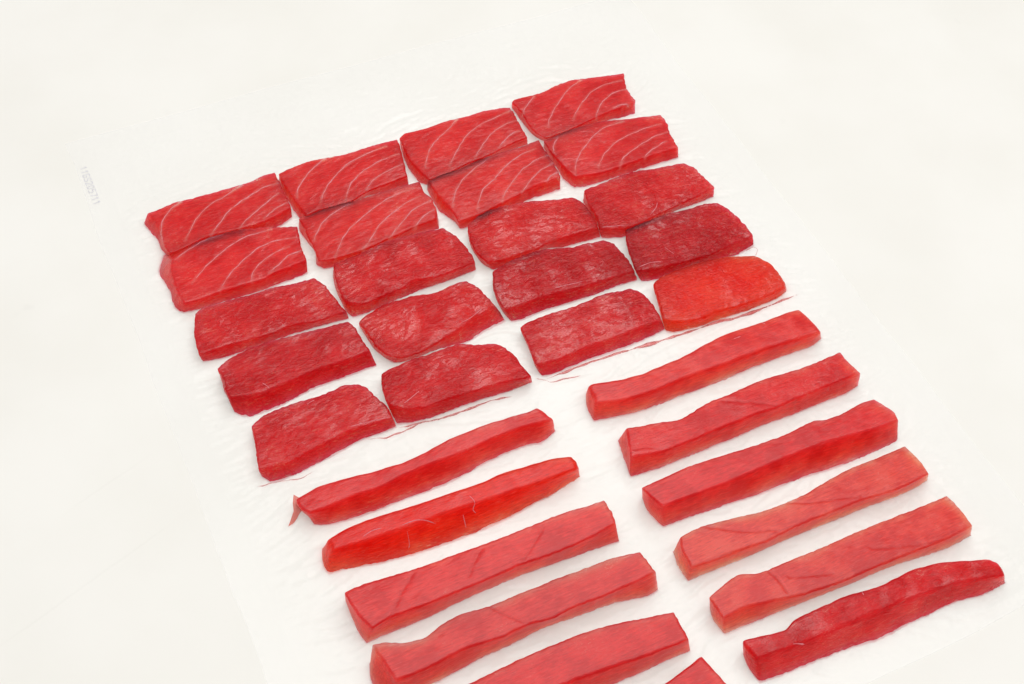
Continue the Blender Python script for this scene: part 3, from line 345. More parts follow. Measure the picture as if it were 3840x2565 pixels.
{'id': 'R1', 'kind': 'stick', 'h': 12.0, 'fat': (), 'cr': (), 'th': (((55.9,-41.5),(55.2,-43.2)),((83.6,-43.2),(87.3,-43.2)),((99.7,-40.1),(100.7,-41.8))), 'back': ((14.6,-40.8),(17.4,-39.8),(28.6,-42.7),(38.5,-43.6),(52.0,-42.9),(62.3,-42.3),(73.7,-40.1),(84.4,-39.2),(97.9,-39.7),(108.4,-39.7),(119.5,-40.0)), 'right': ((119.5,-40.0),(120.8,-45.7),(121.1,-50.7),(121.1,-55.1)), 'front': ((14.0,-48.6),(24.3,-51.9),(39.8,-53.0),(53.2,-52.4),(66.2,-52.7),(79.5,-53.0),(93.1,-53.0),(109.7,-54.2),(121.1,-55.1)), 'left': ((14.6,-40.8),(14.9,-44.6),(14.0,-48.6)), 'bL': ((17.0,-36.8),(14.2,-43.0),(13.6,-50.5)), 'bF': ((13.6,-50.5),(22.7,-52.2),(34.7,-54.0),(48.0,-53.8),(61.2,-54.1),(74.9,-53.9),(88.8,-53.6),(102.9,-53.4),(113.3,-53.8),(121.3,-53.6),(127.0,-51.6))},
{'id': 'R2', 'kind': 'stick', 'h': 12.4, 'fat': (), 'cr': (((63.0,-69.1),(73.1,-74.2),(82.7,-80.1)),((17.7,-74.6),(23.6,-76.4),(28.5,-79.9))), 'th': (), 'back': ((19.8,-65.0),(25.9,-66.5),(35.0,-68.3),(41.7,-70.1),(46.6,-69.3),(56.1,-67.6),(67.4,-67.3),(81.2,-66.5),(91.0,-67.0),(100.6,-68.0),(111.0,-67.9),(122.5,-67.4)), 'right': ((122.5,-67.4),(122.8,-72.1),(123.7,-77.1),(124.4,-80.0)), 'front': ((14.8,-77.1),(21.7,-78.7),(28.4,-80.2),(37.2,-80.2),(46.8,-80.1),(56.7,-79.8),(72.9,-79.9),(82.5,-80.4),(96.4,-79.7),(110.1,-79.6),(124.4,-80.0)), 'left': ((19.8,-65.0),(18.1,-69.2),(16.5,-73.3),(14.8,-77.1)), 'bL': ((18.5,-62.4),(17.3,-68.3),(16.0,-75.4),(15.0,-80.2)), 'bF': ((15.0,-80.2),(26.1,-81.2),(39.0,-81.2),(52.0,-81.1),(65.2,-81.1),(79.0,-80.4),(92.3,-81.0),(106.1,-80.9),(120.2,-80.9),(127.5,-79.4))},
{'id': 'R3', 'kind': 'stick', 'h': 14.1, 'fat': (), 'cr': (), 'th': (), 'back': ((11.3,-92.5),(20.8,-92.0),(33.5,-91.4),(48.7,-92.5),(64.0,-93.6),(76.7,-94.1),(91.8,-93.2),(96.2,-94.7),(106.3,-94.7),(113.9,-93.6),(121.0,-94.1)), 'right': ((121.0,-94.1),(124.6,-101.6),(124.3,-106.6)), 'front': ((15.2,-102.6),(29.0,-103.1),(44.2,-103.5),(60.1,-103.2),(76.3,-103.0),(88.3,-103.3),(99.7,-104.4),(113.9,-106.2),(124.3,-106.6)), 'left': ((11.3,-92.5),(12.5,-95.9),(14.1,-99.9),(15.2,-102.6)), 'bL': ((15.0,-90.0),(13.9,-96.2),(14.6,-100.6),(16.1,-105.4)), 'bF': ((16.1,-105.4),(26.4,-105.8),(41.6,-106.6),(60.6,-108.2),(76.8,-108.3),(92.4,-109.9),(109.1,-110.1),(125.1,-109.4),(127.6,-108.5))},
{'id': 'R4', 'kind': 'stick', 'h': 12.0, 'fat': (), 'cr': (((61.9,-120.2),(71.1,-124.2),(81.5,-126.7),(91.5,-129.8)),((27.0,-116.3),(39.8,-124.3),(52.3,-129.0)),((14.5,-128.8),(36.0,-130.5),(50.0,-132.7))), 'th': (), 'back': ((15.6,-116.5),(25.8,-115.8),(40.7,-117.9),(50.4,-119.7),(61.9,-120.2),(69.9,-120.0),(78.7,-118.8),(91.9,-117.3),(108.2,-117.5),(120.9,-117.4)), 'right': ((120.9,-117.4),(121.8,-122.1),(122.3,-127.1),(121.9,-132.1)), 'front': ((13.2,-129.1),(24.8,-130.3),(36.0,-130.5),(47.0,-131.4),(53.6,-130.7),(63.1,-130.5),(74.8,-130.7),(90.6,-131.1),(105.8,-132.7),(121.9,-132.1)), 'left': ((15.6,-116.5),(13.5,-121.5),(13.4,-126.8),(13.2,-129.1)), 'bL': ((14.5,-116.0),(13.0,-122.5),(13.4,-129.5)), 'bF': ((13.4,-129.5),(24.0,-129.7),(39.2,-130.0),(55.0,-129.8),(70.8,-130.1),(86.8,-130.5),(96.6,-130.6),(111.1,-131.4),(119.7,-131.2),(127.3,-130.2))},
{'id': 'R5', 'kind': 'stick', 'h': 12.0, 'fat': (), 'cr': (((39.5,-142.1),(40.8,-147.3),(41.1,-152.7)),((45.1,-147.6),(53.8,-150.7),(61.3,-153.2)),((80.7,-150.1),(90.8,-153.8),(107.4,-158.7))), 'th': (), 'back': ((12.9,-142.9),(19.3,-140.8),(27.7,-139.2),(35.9,-141.7),(47.9,-142.0),(63.1,-142.4),(79.0,-142.2),(90.7,-142.5),(106.7,-143.0),(118.8,-143.3),(122.7,-143.2)), 'right': ((122.7,-143.2),(123.7,-147.9),(124.0,-153.0),(123.8,-158.2)), 'front': ((13.6,-151.5),(23.4,-151.2),(35.3,-153.5),(46.6,-155.9),(64.5,-157.7),(80.1,-157.7),(99.5,-158.4),(111.4,-158.8),(123.8,-158.2)), 'left': ((12.9,-142.9),(13.3,-146.0),(13.6,-151.5)), 'bL': ((15.8,-142.2),(14.2,-147.5),(15.3,-154.3)), 'bF': ((15.3,-154.3),(27.9,-154.7),(42.9,-155.0),(58.0,-155.5),(73.4,-156.1),(89.3,-156.4),(104.5,-157.9),(116.2,-159.0),(128.3,-158.1))},
{'id': 'R6', 'kind': 'stick', 'h': 12.0, 'fat': (), 'cr': (), 'th': (((31.6,-170.8),(36.4,-172.6)),((67.2,-164.1),(66.9,-165.5))), 'back': ((15.2,-162.1),(21.8,-163.3),(30.9,-165.1),(38.1,-163.2),(49.6,-162.8),(61.0,-162.9),(71.4,-164.6),(81.6,-164.5),(91.4,-164.1),(101.9,-166.1),(111.5,-169.5),(121.1,-172.9)), 'right': ((121.1,-172.9),(123.0,-175.7),(122.0,-180.7)), 'front': ((16.8,-170.3),(25.5,-171.3),(32.5,-171.9),(43.1,-172.7),(61.8,-173.0),(76.9,-173.3),(91.5,-174.9),(106.0,-176.7),(122.0,-180.7)), 'left': ((15.2,-162.1),(15.4,-165.4),(16.8,-170.3)), 'bL': ((17.8,-163.1),(16.7,-169.1),(17.4,-175.8)), 'bF': ((17.4,-175.8),(25.4,-176.6),(39.9,-177.3),(54.6,-178.0),(68.8,-179.9),(81.0,-179.3),(92.9,-179.3),(105.0,-179.3),(116.0,-181.1),(128.1,-180.6))}]

def build_piece(d, spec):
    rs = np.random.RandomState(spec['seed'])
    off = rs.uniform(0, 90, 3)
    h = d['h']; slc = d['kind'] == 'slice'
    arr = lambda k: np.array(d[k], float)
    B, R, F, L = arr('back'), arr('right'), arr('front'), arr('left')
    B[:, 1] += spec.get('ext', 0.35)
    L[0] = B[0]; R[0] = B[-1]; L[-1] = F[0]; R[-1] = F[-1]
    step = 0.55 if slc else 0.7
    ln = lambda p: np.linalg.norm(np.diff(p, axis=0), axis=1).sum()
    nu = int(max(ln(B), ln(F)) / step); nv = int(max(ln(L), ln(R), 14) / step)
    b, f, l, r = resample(B, nu + 1), resample(F, nu + 1), resample(L, nv + 1), resample(R, nv + 1)
    u = np.linspace(0, 1, nu + 1)[:, None]; v = np.linspace(0, 1, nv + 1)[:, None]
    # ragged cut edges
    rag = spec.get('ragged', 0.5)
    def rough_edge(c, amp):
        n = len(c)
        q = np.stack([c[:, 0], c[:, 1], np.zeros(n)], 1)
        e = np.clip(np.minimum(np.arange(n), np.arange(n)[::-1]) / 5.0, 0, 1)[:, None]
        dx = fbm(q * 0.7 + off, 3); dy = fbm(q * 0.7 + off + 31, 3)
        return c + amp * e * np.stack([dx, dy], 1)
    b, f, l, r = rough_edge(b, rag), rough_edge(f, rag), rough_edge(l, rag * 1.4), rough_edge(r, rag * 1.4)
    # base outline
    bF = resample(d['bF'], nu + 1)
    o_fl, o_fr = bF[0] - f[0], bF[-1] - f[-1]
    if d['bL']:
        bL = resample(d['bL'], nv + 1); o_bl = bL[0] - b[0]
        bL = bL + (bF[0] - bL[-1]) * v
    else:
        o_bl = np.zeros(2); bL = l + o_bl * (1 - v) + o_fl * v
    o_br = np.zeros(2)
    bR = r + o_br * (1 - v) + o_fr * v
    bB = b + o_bl * (1 - u) + o_br * u
    bF = rough_edge(bF, rag)
    # Coons patch for the top
    U, Vv = np.meshgrid(u[:, 0], v[:, 0], indexing='ij'); U = U[..., None]; Vv = Vv[..., None]
    top = (1 - Vv) * b[:, None] + Vv * f[:, None] + (1 - U) * l[None] + U * r[None] \
        - ((1 - U) * (1 - Vv) * b[0] + U * (1 - Vv) * b[-1] + (1 - U) * Vv * f[0] + U * Vv * f[-1])
    crown = spec.get('crown', 0.3)
    z = h - crown * 0.4 + crown * (np.sin(np.pi * np.clip(U, 0, 1)) * np.sin(np.pi * np.clip(Vv, 0, 1)))[..., 0] ** 0.5
    tv = np.concatenate([top, z[..., None]], 2).reshape(-1, 3)
    idx = np.arange((nu + 1) * (nv + 1)).reshape(nu + 1, nv + 1)
    faces = [(idx[i, j], idx[i, j + 1], idx[i + 1, j + 1], idx[i + 1, j]) for i in range(nu) for j in range(nv)]
    loop = list(idx[:, 0]) + list(idx[-1, 1:]) + list(idx[:-1, -1][::-1]) + list(idx[0, 1:-1][::-1])
    base = np.concatenate([bB, bR[1:], bF[:-1][::-1], bL[1:-1][::-1]])
    M = len(loop); K = max(8, int(h / 1.0))
    verts = [tv]; prev = loop; nxt = len(tv)
    t0 = tv[loop]
    for k in range(1, K + 1):
        s = k / K
        ring = np.concatenate([t0[:, :2] * (1 - s) + base * s, (t0[:, 2] * (1 - s) + 0.05 * s)[:, None]], 1)
        verts.append(ring); cur = list(range(nxt, nxt + M)); nxt += M
        for i in range(M):
            j = (i + 1) % M
            faces.append((prev[i], prev[j], cur[j], cur[i]))
        prev = cur
    faces.append(tuple(prev[::-1]))
    V = np.concatenate(verts)
    faces = [tuple(int(q) for q in fc) for fc in faces]
    # orientation: the loop order above runs clockwise seen from above; make sure the top faces up
    a, bq, c = V[faces[0][0]], V[faces[0][1]], V[faces[0][2]]
    if np.cross(bq - a, c - a)[2] < 0:
        faces = [fc[::-1] for fc in faces]
    # soften the cut edges
    ed = np.array([(fc[i], fc[(i + 1) % 4]) for fc in faces[:-1] for i in range(4)])
    cnt = np.bincount(ed[:, 0], minlength=len(V)) + np.bincount(ed[:, 1], minlength=len(V))
    pin = np.zeros(len(V), bool); pin[-M:] = True
    for it in range(spec.get('round', 2)):
        acc = np.stack([np.bincount(ed[:, 0], V[ed[:, 1], k], len(V)) + np.bincount(ed[:, 1], V[ed[:, 0], k], len(V)) for k in range(3)], 1)
        nv_ = acc / cnt[:, None]
        V = np.where(pin[:, None], V, V * 0.4 + nv_ * 0.6)
    # normals for relief
    tri = np.array([fc[:3] for fc in faces[:-1]])
    fn = np.cross(V[tri[:, 1]] - V[tri[:, 0]], V[tri[:, 2]] - V[tri[:, 0]])
    nr = np.zeros_like(V)
    for k in range(4):
        ii = np.array([fc[k] for fc in faces[:-1]])
        for q in range(3): nr[:, q] += np.bincount(ii, fn[:, q], len(V))
    nr /= np.linalg.norm(nr, axis=1)[:, None] + 1e-12
    ang = spec.get('grain', 0.42)
    ca, sa = math.cos(ang), math.sin(ang)
    X = V[:, 0] * ca + V[:, 1] * sa; Y = -V[:, 0] * sa + V[:, 1] * ca
    Q = np.stack([X, Y, V[:, 2]], 1)
    relief = spec.get('lump', 0.22 if slc else 0.12) * fbm(V * 0.075 + off, 2)
    relief = relief + 0.12 * fbm(Q * (0.10, 0.45, 0.4) + off, 2)
    ck = spec['crinkle']
    rid = 1 - 2.2 * np.abs(fbm(Q * (0.14, 0.24, 0.2) + off + 5, 2))
    relief = relief + 0.32 * ck * rid
    topm = np.clip((nr[:, 2] - 0.3) / 0.4, 0, 1)
    crack = np.zeros(len(V))
    if d['cr']:
        wob = V[:, :2] + 0.5 * np.stack([perlin(V * 0.5 + 3), perlin(V * 0.5 + 41)], 1)
        crack = np.exp(-(dist_lines(wob, d['cr']) / 0.42) ** 2) * topm
        relief = relief - 0.38 * crack
    up = np.clip(V[:, 2] / 2.0, 0, 1)
    V = V + nr * (relief * up)[:, None]
    fat = np.zeros(len(V))
    if d['fat']:
        fat = np.exp(-(dist_lines(V[:, :2], d['fat']) / 0.55) ** 2) * np.clip(V[:, 2] / h * 3 - 1.6, 0, 1)
    cx, cy = base.mean(0)
    o = link_mesh(spec['name'], V, faces, M_FLESH, origin=(cx, cy, 0))
    for nm, val in (('fat', fat), ('crack', crack), ('skin', topm)):
        at = o.data.attributes.new(nm, 'FLOAT', 'POINT'); at.data.foreach_set('value', val.astype(np.float32))
    o['tone'] = spec['tone']; o['warm'] = spec['warm']; o['crinkle'] = ck
    tag(o, spec['label'], spec['cat'], spec['group'])
    # fat lines: thin raised seams lying in the cut surface
    if d['fat']:
        bvh = BVHTree.FromPolygons((V * MM).tolist(), faces)
        for q in d['fat']:
            n = max(14, int(ln(np.array(q)) / 0.9))
            wob = resample(q, 40)
            w3 = np.concatenate([wob * 0.22, np.full((40, 1), rs.uniform(0, 50))], 1)
            wob = wob + 0.7 * np.stack([fbm(w3 + 3, 2), fbm(w3 + 60, 2)], 1)
            RV, RF = ribbon(wob, rs.uniform(0.34, 0.50), 0, 1, n, jitter=1.3)
            ok = []
            for x, y, zz in RV:
                hit = bvh.ray_cast(Vector((x, y, 60)) * MM, Vector((0, 0, -1)))
                if hit[0] is not None and hit[0].z > 0.6 * h * MM: ok.append((x, y, hit[0].z * 1000 - 0.05 + 0.17 * zz))
                else: ok.append(None)
            used = [fc for fc in RF if all(ok[i] for i in fc)]
            ids = sorted({i for fc in used for i in fc})
            if len(used) < 8: continue
            re = {i: k for k, i in enumerate(ids)}
            p = link_mesh('fat_line', [ok[i] for i in ids], [tuple(re[i] for i in fc) for fc in used], M_FAT, o)
            p['tone'] = spec['tone']; p['warm'] = spec['warm']; p['crinkle'] = ck
    if d['th']:
        bvh = BVHTree.FromPolygons((V * MM).tolist(), faces)
        for q in d['th']:
            RV, RF = ribbon(np.array(q), 0.34, 0, 1, 14, jitter=0.8)
            hit = [bvh.ray_cast(Vector((x, y, 60)) * MM, Vector((0, 0, -1)))[0] for x, y, zz in RV]
            if any(hh is None for hh in hit): continue
            p = link_mesh('sinew_thread', [(x, y, hh.z * 1000 - 0.05 + 0.16 * zz) for (x, y, zz), hh in zip(RV, hit)], RF, M_FAT, o)
            p['tone'] = spec['tone']; p['warm'] = spec['warm']; p['crinkle'] = ck
    return o, base

SPEC = {
'S11': {'label': 'white-veined tuna slice at the far left corner, leftmost of the back row', 'group': 'tuna slices with white fat lines', 'tone': 0.42, 'warm': 0.1, 'crinkle': 0.35},
'S12': {'label': 'white-veined tuna slice second from the left in the back row', 'group': 'tuna slices with white fat lines', 'tone': 0.46, 'warm': 0.14, 'crinkle': 0.3},
'S13': {'label': 'white-veined tuna slice third from the left in the back row', 'group': 'tuna slices with white fat lines', 'tone': 0.46, 'warm': 0.16, 'crinkle': 0.3},
'S14': {'label': 'white-veined tuna slice at the right end of the back row, highest in the photo', 'group': 'tuna slices with white fat lines', 'tone': 0.44, 'warm': 0.1, 'crinkle': 0.3},
'S21': {'label': 'white-veined tuna slice at the left end of the second row, beside the ragged left edge', 'group': 'tuna slices with white fat lines', 'tone': 0.46, 'warm': 0.1, 'crinkle': 0.35, 'ext': 1.2},
'S22': {'label': 'white-veined tuna slice second from the left in the second row', 'group': 'tuna slices with white fat lines', 'tone': 0.5, 'warm': 0.2, 'crinkle': 0.3, 'ext': 1.2},
'S23': {'label': 'white-veined tuna slice third from the left in the second row', 'group': 'tuna slices with white fat lines', 'tone': 0.48, 'warm': 0.2, 'crinkle': 0.3, 'ext': 1.2},
'S24': {'label': 'white-veined tuna slice at the right end of the second row', 'group': 'tuna slices with white fat lines', 'tone': 0.44, 'warm': 0.12, 'crinkle': 0.3, 'ext': 1.2},
'S31': {'label': 'plain red tuna slice at the left end of the third row', 'group': 'plain red tuna slices', 'tone': 0.3, 'warm': 0.06, 'crinkle': 0.85, 'round': 2, 'ext': 0.7},
'S32': {'label': 'plain glossy tuna slice second from the left in the third row', 'group': 'plain red tuna slices', 'tone': 0.28, 'warm': 0.1, 'crinkle': 0.9, 'round': 2, 'ext': 0.7},
'S33': {'label': 'plain glossy tuna slice third from the left in the third row', 'group': 'plain red tuna slices', 'tone': 0.32, 'warm': 0.14, 'crinkle': 0.9, 'round': 2, 'ext': 0.7},
'S34': {'label': 'plain red tuna slice at the right end of the third row, below a veined one', 'group': 'plain red tuna slices', 'tone': 0.3, 'warm': 0.1, 'crinkle': 0.8, 'round': 2, 'ext': 0.7},
'S41': {'label': 'dark tuna slice with jagged left edge at the left end of the fourth row', 'group': 'plain red tuna slices', 'tone': 0.22, 'warm': 0.04, 'crinkle': 0.6, 'ragged': 0.7, 'round': 2, 'ext': 0.7},
'S42': {'label': 'tuna slice with two dark curved cracks, second from the left in the fourth row', 'group': 'plain red tuna slices', 'tone': 0.3, 'warm': 0.12, 'crinkle': 0.9, 'round': 2, 'crown': 0.9, 'ext': 0.7},
'S43': {'label': 'dark crimson crinkled tuna slice, third from the left in the fourth row', 'group': 'plain red tuna slices', 'tone': 0.16, 'warm': 0.05, 'crinkle': 1.0, 'round': 2, 'ext': 0.7},
'S44': {'label': 'darkest tuna slice at the right end of the fourth row', 'group': 'plain red tuna slices', 'tone': 0.1, 'warm': 0.05, 'crinkle': 0.9, 'round': 2, 'ext': 0.7},
'S51': {'label': 'plain tuna slice at the left end of the front row of slices', 'group': 'plain red tuna slices', 'tone': 0.28, 'warm': 0.05, 'crinkle': 0.7, 'round': 2, 'ext': 0.7},
'S52': {'label': 'glossy crinkled tuna slice second from the left in the front row of slices', 'group': 'plain red tuna slices', 'tone': 0.26, 'warm': 0.08, 'crinkle': 0.95, 'round': 2, 'crown': 0.8, 'ext': 0.7},
'S53': {'label': 'plain tuna slice in the front row touching the bright orange-red slice', 'group': 'plain red tuna slices', 'tone': 0.24, 'warm': 0.05, 'crinkle': 0.8, 'round': 2, 'ext': 0.7},
'S54': {'label': 'bright orange-red tuna slice with rounded right end', 'group': 'plain red tuna slices', 'tone': 0.5, 'warm': 0.8, 'crinkle': 0.6, 'round': 4, 'crown': 0.9, 'ext': 0.7},
'L1': {'label': 'narrow tuna stick with a torn flap at its left end, below the left slices', 'group': 'cut tuna sticks', 'tone': 0.6, 'warm': 0.12, 'crinkle': 0.25, 'round': 10, 'lump': 0.35},
'L2': {'label': 'bright orange-red tuna stick with fuzzy ends, second in the left column', 'group': 'cut tuna sticks', 'tone': 0.55, 'warm': 0.75, 'crinkle': 0.3, 'round': 14, 'lump': 0.35, 'ragged': 0.7},
'L3': {'label': 'square-cut pink tuna stick with diagonal cracks, third in the left column', 'group': 'cut tuna sticks', 'tone': 0.66, 'warm': 0.05, 'crinkle': 0.1, 'round': 2},
'L4': {'label': 'pink tuna stick bent at its left end, fourth in the left column', 'group': 'cut tuna sticks', 'tone': 0.7, 'warm': 0.06, 'crinkle': 0.1, 'round': 2},
'L5': {'label': 'tuna stick in the left column, cut off at its left by the bottom photo edge', 'group': 'cut tuna sticks', 'tone': 0.64, 'warm': 0.04, 'crinkle': 0.1, 'round': 2},
'L6': {'label': 'red tip of a tuna stick just showing at the bottom photo edge', 'group': 'cut tuna sticks', 'tone': 0.58, 'warm': 0.2, 'crinkle': 0.1, 'round': 5},
'R1': {'label': 'pink tuna stick nearest to the bright orange-red slice, first in the right column', 'group': 'cut tuna sticks', 'tone': 0.68, 'warm': 0.16, 'crinkle': 0.15, 'round': 10, 'lump': 0.4},
'R2': {'label': 'tuna stick with dark wrinkled left part, second in the right column', 'group': 'cut tuna sticks', 'tone': 0.62, 'warm': 0.05, 'crinkle': 0.3, 'round': 2},
'R3': {'label': 'tuna stick with smooth dark red front side, third in the right column', 'group': 'cut tuna sticks', 'tone': 0.62, 'warm': 0.05, 'crinkle': 0.12, 'round': 2},
'R4': {'label': 'palest salmon-pink tuna stick, fourth in the right column', 'group': 'cut tuna sticks', 'tone': 0.88, 'warm': 0.15, 'crinkle': 0.1, 'round': 2},
'R5': {'label': 'straight pale pink tuna stick next to the dark red tapering one', 'group': 'cut tuna sticks', 'tone': 0.76, 'warm': 0.06, 'crinkle': 0.1, 'round': 2},
'R6': {'label': 'dark red tuna stick tapering to the right, lowest in the right column', 'group': 'cut tuna sticks', 'tone': 0.26, 'warm': 0.12, 'crinkle': 0.45, 'round': 9, 'lump': 0.35, 'ragged': 0.7}}
outlines = []
THINGS = {}
for k, d in enumerate(PIECES):
    s = dict(SPEC[d['id']]); s['seed'] = 11 + k
    s.setdefault('name', 'tuna_slice' if d['kind'] == 'slice' else 'tuna_stick')
    s.setdefault('cat', 'tuna slice' if d['kind'] == 'slice' else 'tuna stick')
    o, base = build_piece(d, s)
    THINGS[d['id']] = o
    outlines.append(base)

# torn flap of fibre hanging from the left end of the first left-hand stick
fl = np.array(G['flap'])
half = len(fl) // 2
ctr_top = fl.mean(0)
FV = [(x, y, 0.9 + 5.5 * max(0, (1 - i / 4.0) if i < 5 else (i - 5) / 4.0)) for i, (x, y) in enumerate(fl)]
FV += [(x, y, z - 0.6) for x, y, z in FV]
nf = len(fl)
FF = [tuple(range(nf)), tuple(range(2 * nf - 1, nf - 1, -1))] + [(i, nf + i, nf + (i + 1) % nf, (i + 1) % nf) for i in range(nf)]
link_mesh('torn_flap', FV, FF, M_FLAP, THINGS['L1'], smooth=False)

# ------------------------------------------------------------------ plastic film under the pieces
def film_sheet():
    x0, x1, y0, y1 = -146.0, 156.5, -192.5, 188.0
    st = 0.85
    nx, ny = int((x1 - x0) / st), int((y1 - y0) / st)
    xs, ys = np.linspace(0, 1, nx + 1), np.linspace(0, 1, ny + 1)
    A, Bv = np.meshgrid(xs, ys, indexing='ij')
    Xg = x0 + (x1 - x0) * A; Yg = y0 + (y1 - y0) * Bv
    q = lambda a: np.stack([a.ravel(), np.zeros(a.size), np.full(a.size, 3.3)], 1)
    # edges are not dead straight
    Xg = Xg + (fbm(q(Yg) * 0.02).reshape(Xg.shape) * 1.6) * np.abs(2 * A - 1) ** 6
    Yg = Yg + (fbm(q(Xg) * 0.015 + 9).reshape(Xg.shape) * 2.0 + np.where(Bv < 0.5, 6 * np.clip(A - 0.72, 0, 1) ** 1.3 * 2, 0)) * np.abs(2 * Bv - 1) ** 6
    p = np.stack([Xg.ravel(), Yg.ravel()], 1)
    P3 = np.concatenate([p, np.zeros((len(p), 1))], 1)
    # nearest point on the outlines of the pieces: distance and direction
    pts = np.concatenate([o[::4] for o in outlines])
    arc = np.concatenate([np.arange(len(o[::4])) * 2.4 + 500 * i for i, o in enumerate(outlines)])
    dmin = np.empty(len(p)); sarc = np.empty(len(p))
    for a in range(0, len(p), 20000):
        dd = ((p[a:a + 20000, None, :] - pts[None]) ** 2).sum(2)
        j = dd.argmin(1); dmin[a:a + 20000] = np.sqrt(dd[np.arange(len(j)), j]); sarc[a:a + 20000] = arc[j]
    ed = np.minimum.reduce([p[:, 0] - x0, x1 - p[:, 0]])
    inner = np.clip((ed - 9) / 10, 0.08, 1)
    W3 = P3 + np.stack([12 * fbm(P3 * 0.018 + 1, 2), 9 * fbm(P3 * 0.022 + 11, 2), np.zeros(len(p))], 1)
    W3[:, 1] += W3[:, 0] * 0.35 * perlin(P3 * 0.008 + 4)
    rad = fbm(W3 * (0.045, 0.26, 1) + 3, 4)                       # runs along the rows
    rad2 = fbm(np.stack([p[:, 0] * 0.16 + p[:, 1] * 0.07, p[:, 1] * 0.10 - p[:, 0] * 0.12, np.zeros(len(p))], 1), 4)
    pull = np.clip(1 - dmin / 26, 0, 1) ** 1.4
    z = 0.55 + 0.20 * fbm(P3 * 0.03, 2)
    z = z + inner * (0.70 * pull * rad + 0.12 * pull * rad2 + 0.55 * np.clip(1 - 3.5 * np.abs(rad), 0, 1) * (0.15 + pull) + 0.10 * np.clip(1 - 4 * np.abs(rad2), 0, 1))
    z = z + inner * 0.035 * fbm(P3 * 0.35 + 7, 2)
    # welded seams along both long edges
    for sx in (-134.0, 147.0):
        z = z + 0.14 * (0.5 + perlin(P3 * 0.06)) * np.exp(-((p[:, 0] - sx - 0.8 * perlin(P3 * (0.0, 0.03, 0) + 2)) / 0.7) ** 2)
    e2 = np.minimum.reduce([p[:, 0] - x0, x1 - p[:, 0], p[:, 1] - y0, y1 - p[:, 1]])
    z = z * (0.25 + 0.75 * np.clip(e2 / 14, 0, 1))
    z = np.clip(z, 0.08, 2.2)
    V = np.stack([p[:, 0], p[:, 1], z], 1)
    idx = np.arange(len(p)).reshape(nx + 1, ny + 1)
    f = np.stack([idx[:-1, :-1], idx[1:, :-1], idx[1:, 1:], idx[:-1, 1:]], -1).reshape(-1, 4)
    o = link_mesh('plastic_film', V, f.tolist(), M_FILM)
    tag(o, 'large clear crinkled plastic film lying flat on white tabletop under all the tuna', 'plastic film')
    return o
FILM = film_sheet()
film_bvh = BVHTree.FromObject(FILM, bpy.context.evaluated_depsgraph_get())
def film_z(x, y):
    hit = film_bvh.ray_cast(Vector((x, y, 50)) * MM, Vector((0, 0, -1)))
    return hit[0].z * 1000 if hit[0] is not None else 0.2

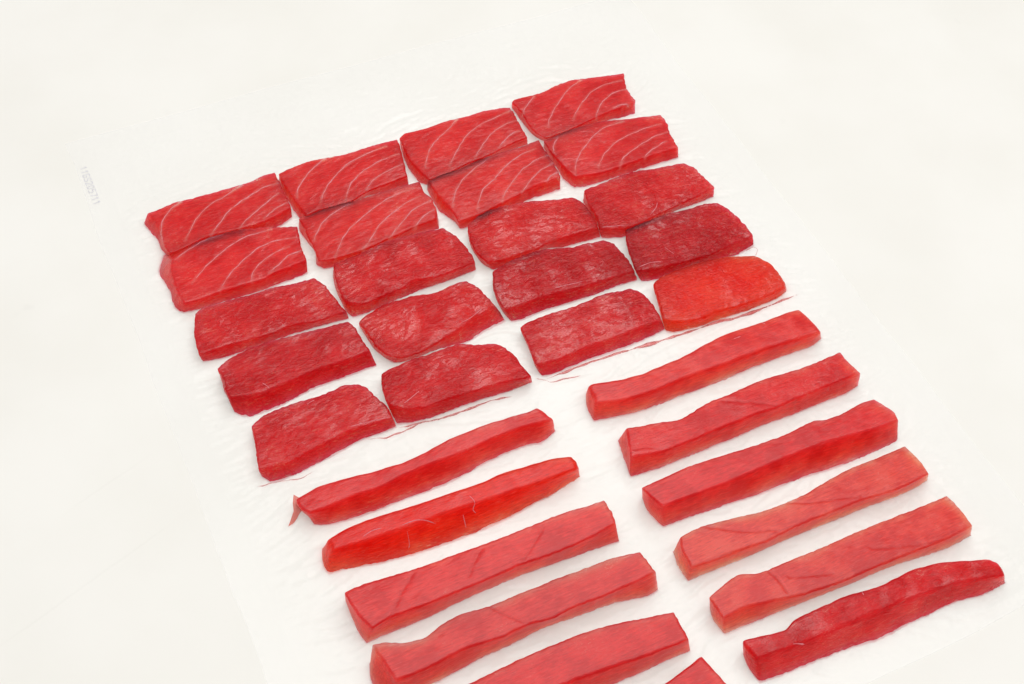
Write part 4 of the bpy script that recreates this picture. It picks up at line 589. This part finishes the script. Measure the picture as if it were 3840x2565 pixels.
# printed lot code 11GS205711 on the left border, reading down the sheet
GLYPH = {
 '1': [[(.1, .75), (.5, 1), (.5, 0)]],
 'G': [[(.95, .9), (.7, 1), (.05, 1), (.05, 0), (.95, 0), (.95, .5), (.5, .5)]],
 'S': [[(.95, .9), (.7, 1), (.2, 1), (.05, .8), (.2, .55), (.8, .45), (.95, .2), (.8, 0), (.2, 0), (.05, .1)]],
 '2': [[(.05, .8), (.25, 1), (.8, 1), (.95, .75), (.05, 0), (.95, 0)]],
 '0': [[(.3, 1), (.7, 1), (.95, .7), (.95, .3), (.7, 0), (.3, 0), (.05, .3), (.05, .7), (.3, 1)]],
 '5': [[(.95, 1), (.05, 1), (.05, .55), (.7, .6), (.95, .4), (.95, .15), (.7, 0), (.05, 0)]],
 '7': [[(.05, 1), (.95, 1), (.4, 0)]],
}
def printed_code(text):
    V, F = [], []
    a = np.array((-143.4, 169.6)); e = np.array((-143.2, 143.6))
    adv = (e - a) / len(text); up = np.array((3.0, 0.0)); rt = adv * 0.68
    w = 0.26
    for i, ch in enumerate(text):
        o = a + adv * i
        for st in GLYPH[ch]:
            pl = np.array([o + rt * x + up * y for x, y in st])
            for p0, p1 in zip(pl[:-1], pl[1:]):
                t = (p1 - p0) / np.linalg.norm(p1 - p0); nn = np.array((-t[1], t[0])) * w / 2
                k = len(V)
                for c in (p0 - t * w / 2 - nn, p1 + t * w / 2 - nn, p1 + t * w / 2 + nn, p0 - t * w / 2 + nn):
                    V.append((c[0], c[1], film_z(c[0], c[1]) + 0.06 + 0.002 * (len(V) % 40)))
                F.append((k, k + 1, k + 2, k + 3))
    return link_mesh('printed_code', V, F, M_INK, FILM, smooth=False)
printed_code('11GS205711')

# ------------------------------------------------------------------ thin red juice gathered in folds of the film
def juice(key, width, label):
    c = resample(G[key], 90)
    n = len(c); rs = np.random.RandomState(abs(len(label)) + n)
    q = np.stack([c[:, 0] * 0.12, c[:, 1] * 0.12, np.full(n, len(label))], 1)
    k = np.clip(0.65 + 1.1 * fbm(q, 3), 0.10, 1.5) * np.clip(np.minimum(np.arange(n), np.arange(n)[::-1]) / 8, 0.1, 1)
    c = c + 0.5 * np.stack([perlin(q * 2 + 5), perlin(q * 2 + 50)], 1)
    t = np.gradient(c, axis=0); t /= np.linalg.norm(t, axis=1)[:, None] + 1e-9
    nn = np.stack([-t[:, 1], t[:, 0]], 1)
    V, F = [], []
    prof = [(-1, -.3), (-.75, .45), (-.3, .85), (.3, .85), (.75, .45), (1, -.3)]
    for i in range(n):
        zc = film_z(*c[i])
        for a, b in prof:
            pp = c[i] + nn[i] * a * k[i] * width / 2
            V.append((pp[0], pp[1], max(zc, film_z(*pp)) + b * 0.20 * min(1, k[i])))
    m = len(prof)
    for i in range(n - 1):
        for j in range(m - 1): F.append((i * m + j, (i + 1) * m + j, (i + 1) * m + j + 1, i * m + j + 1))
        F.append((i * m + m - 1, (i + 1) * m + m - 1, (i + 1) * m, i * m))
    o = link_mesh('juice_streak', V, F, M_JUICE)
    tag(o, label, 'meat juice', 'red juice streaks on the film')
juice('juice_a', 1.7, 'longest thin red juice streak, in front of the two right-hand front-row slices')
juice('juice_b', 1.3, 'broken red juice streak in front of the second slice of the front row')
juice('juice_c', 1.1, 'short red juice streak at lower right of the leftmost front-row slice')
juice('juice_d', 0.8, 'tiny red juice thread in the gap between second and third front-row slices')
juice('juice_e', 0.45, 'hooked red juice thread at the right end of the fourth row of slices')
juice('juice_f', 0.4, 'faint juice thread below the left corner of the leftmost front-row slice')
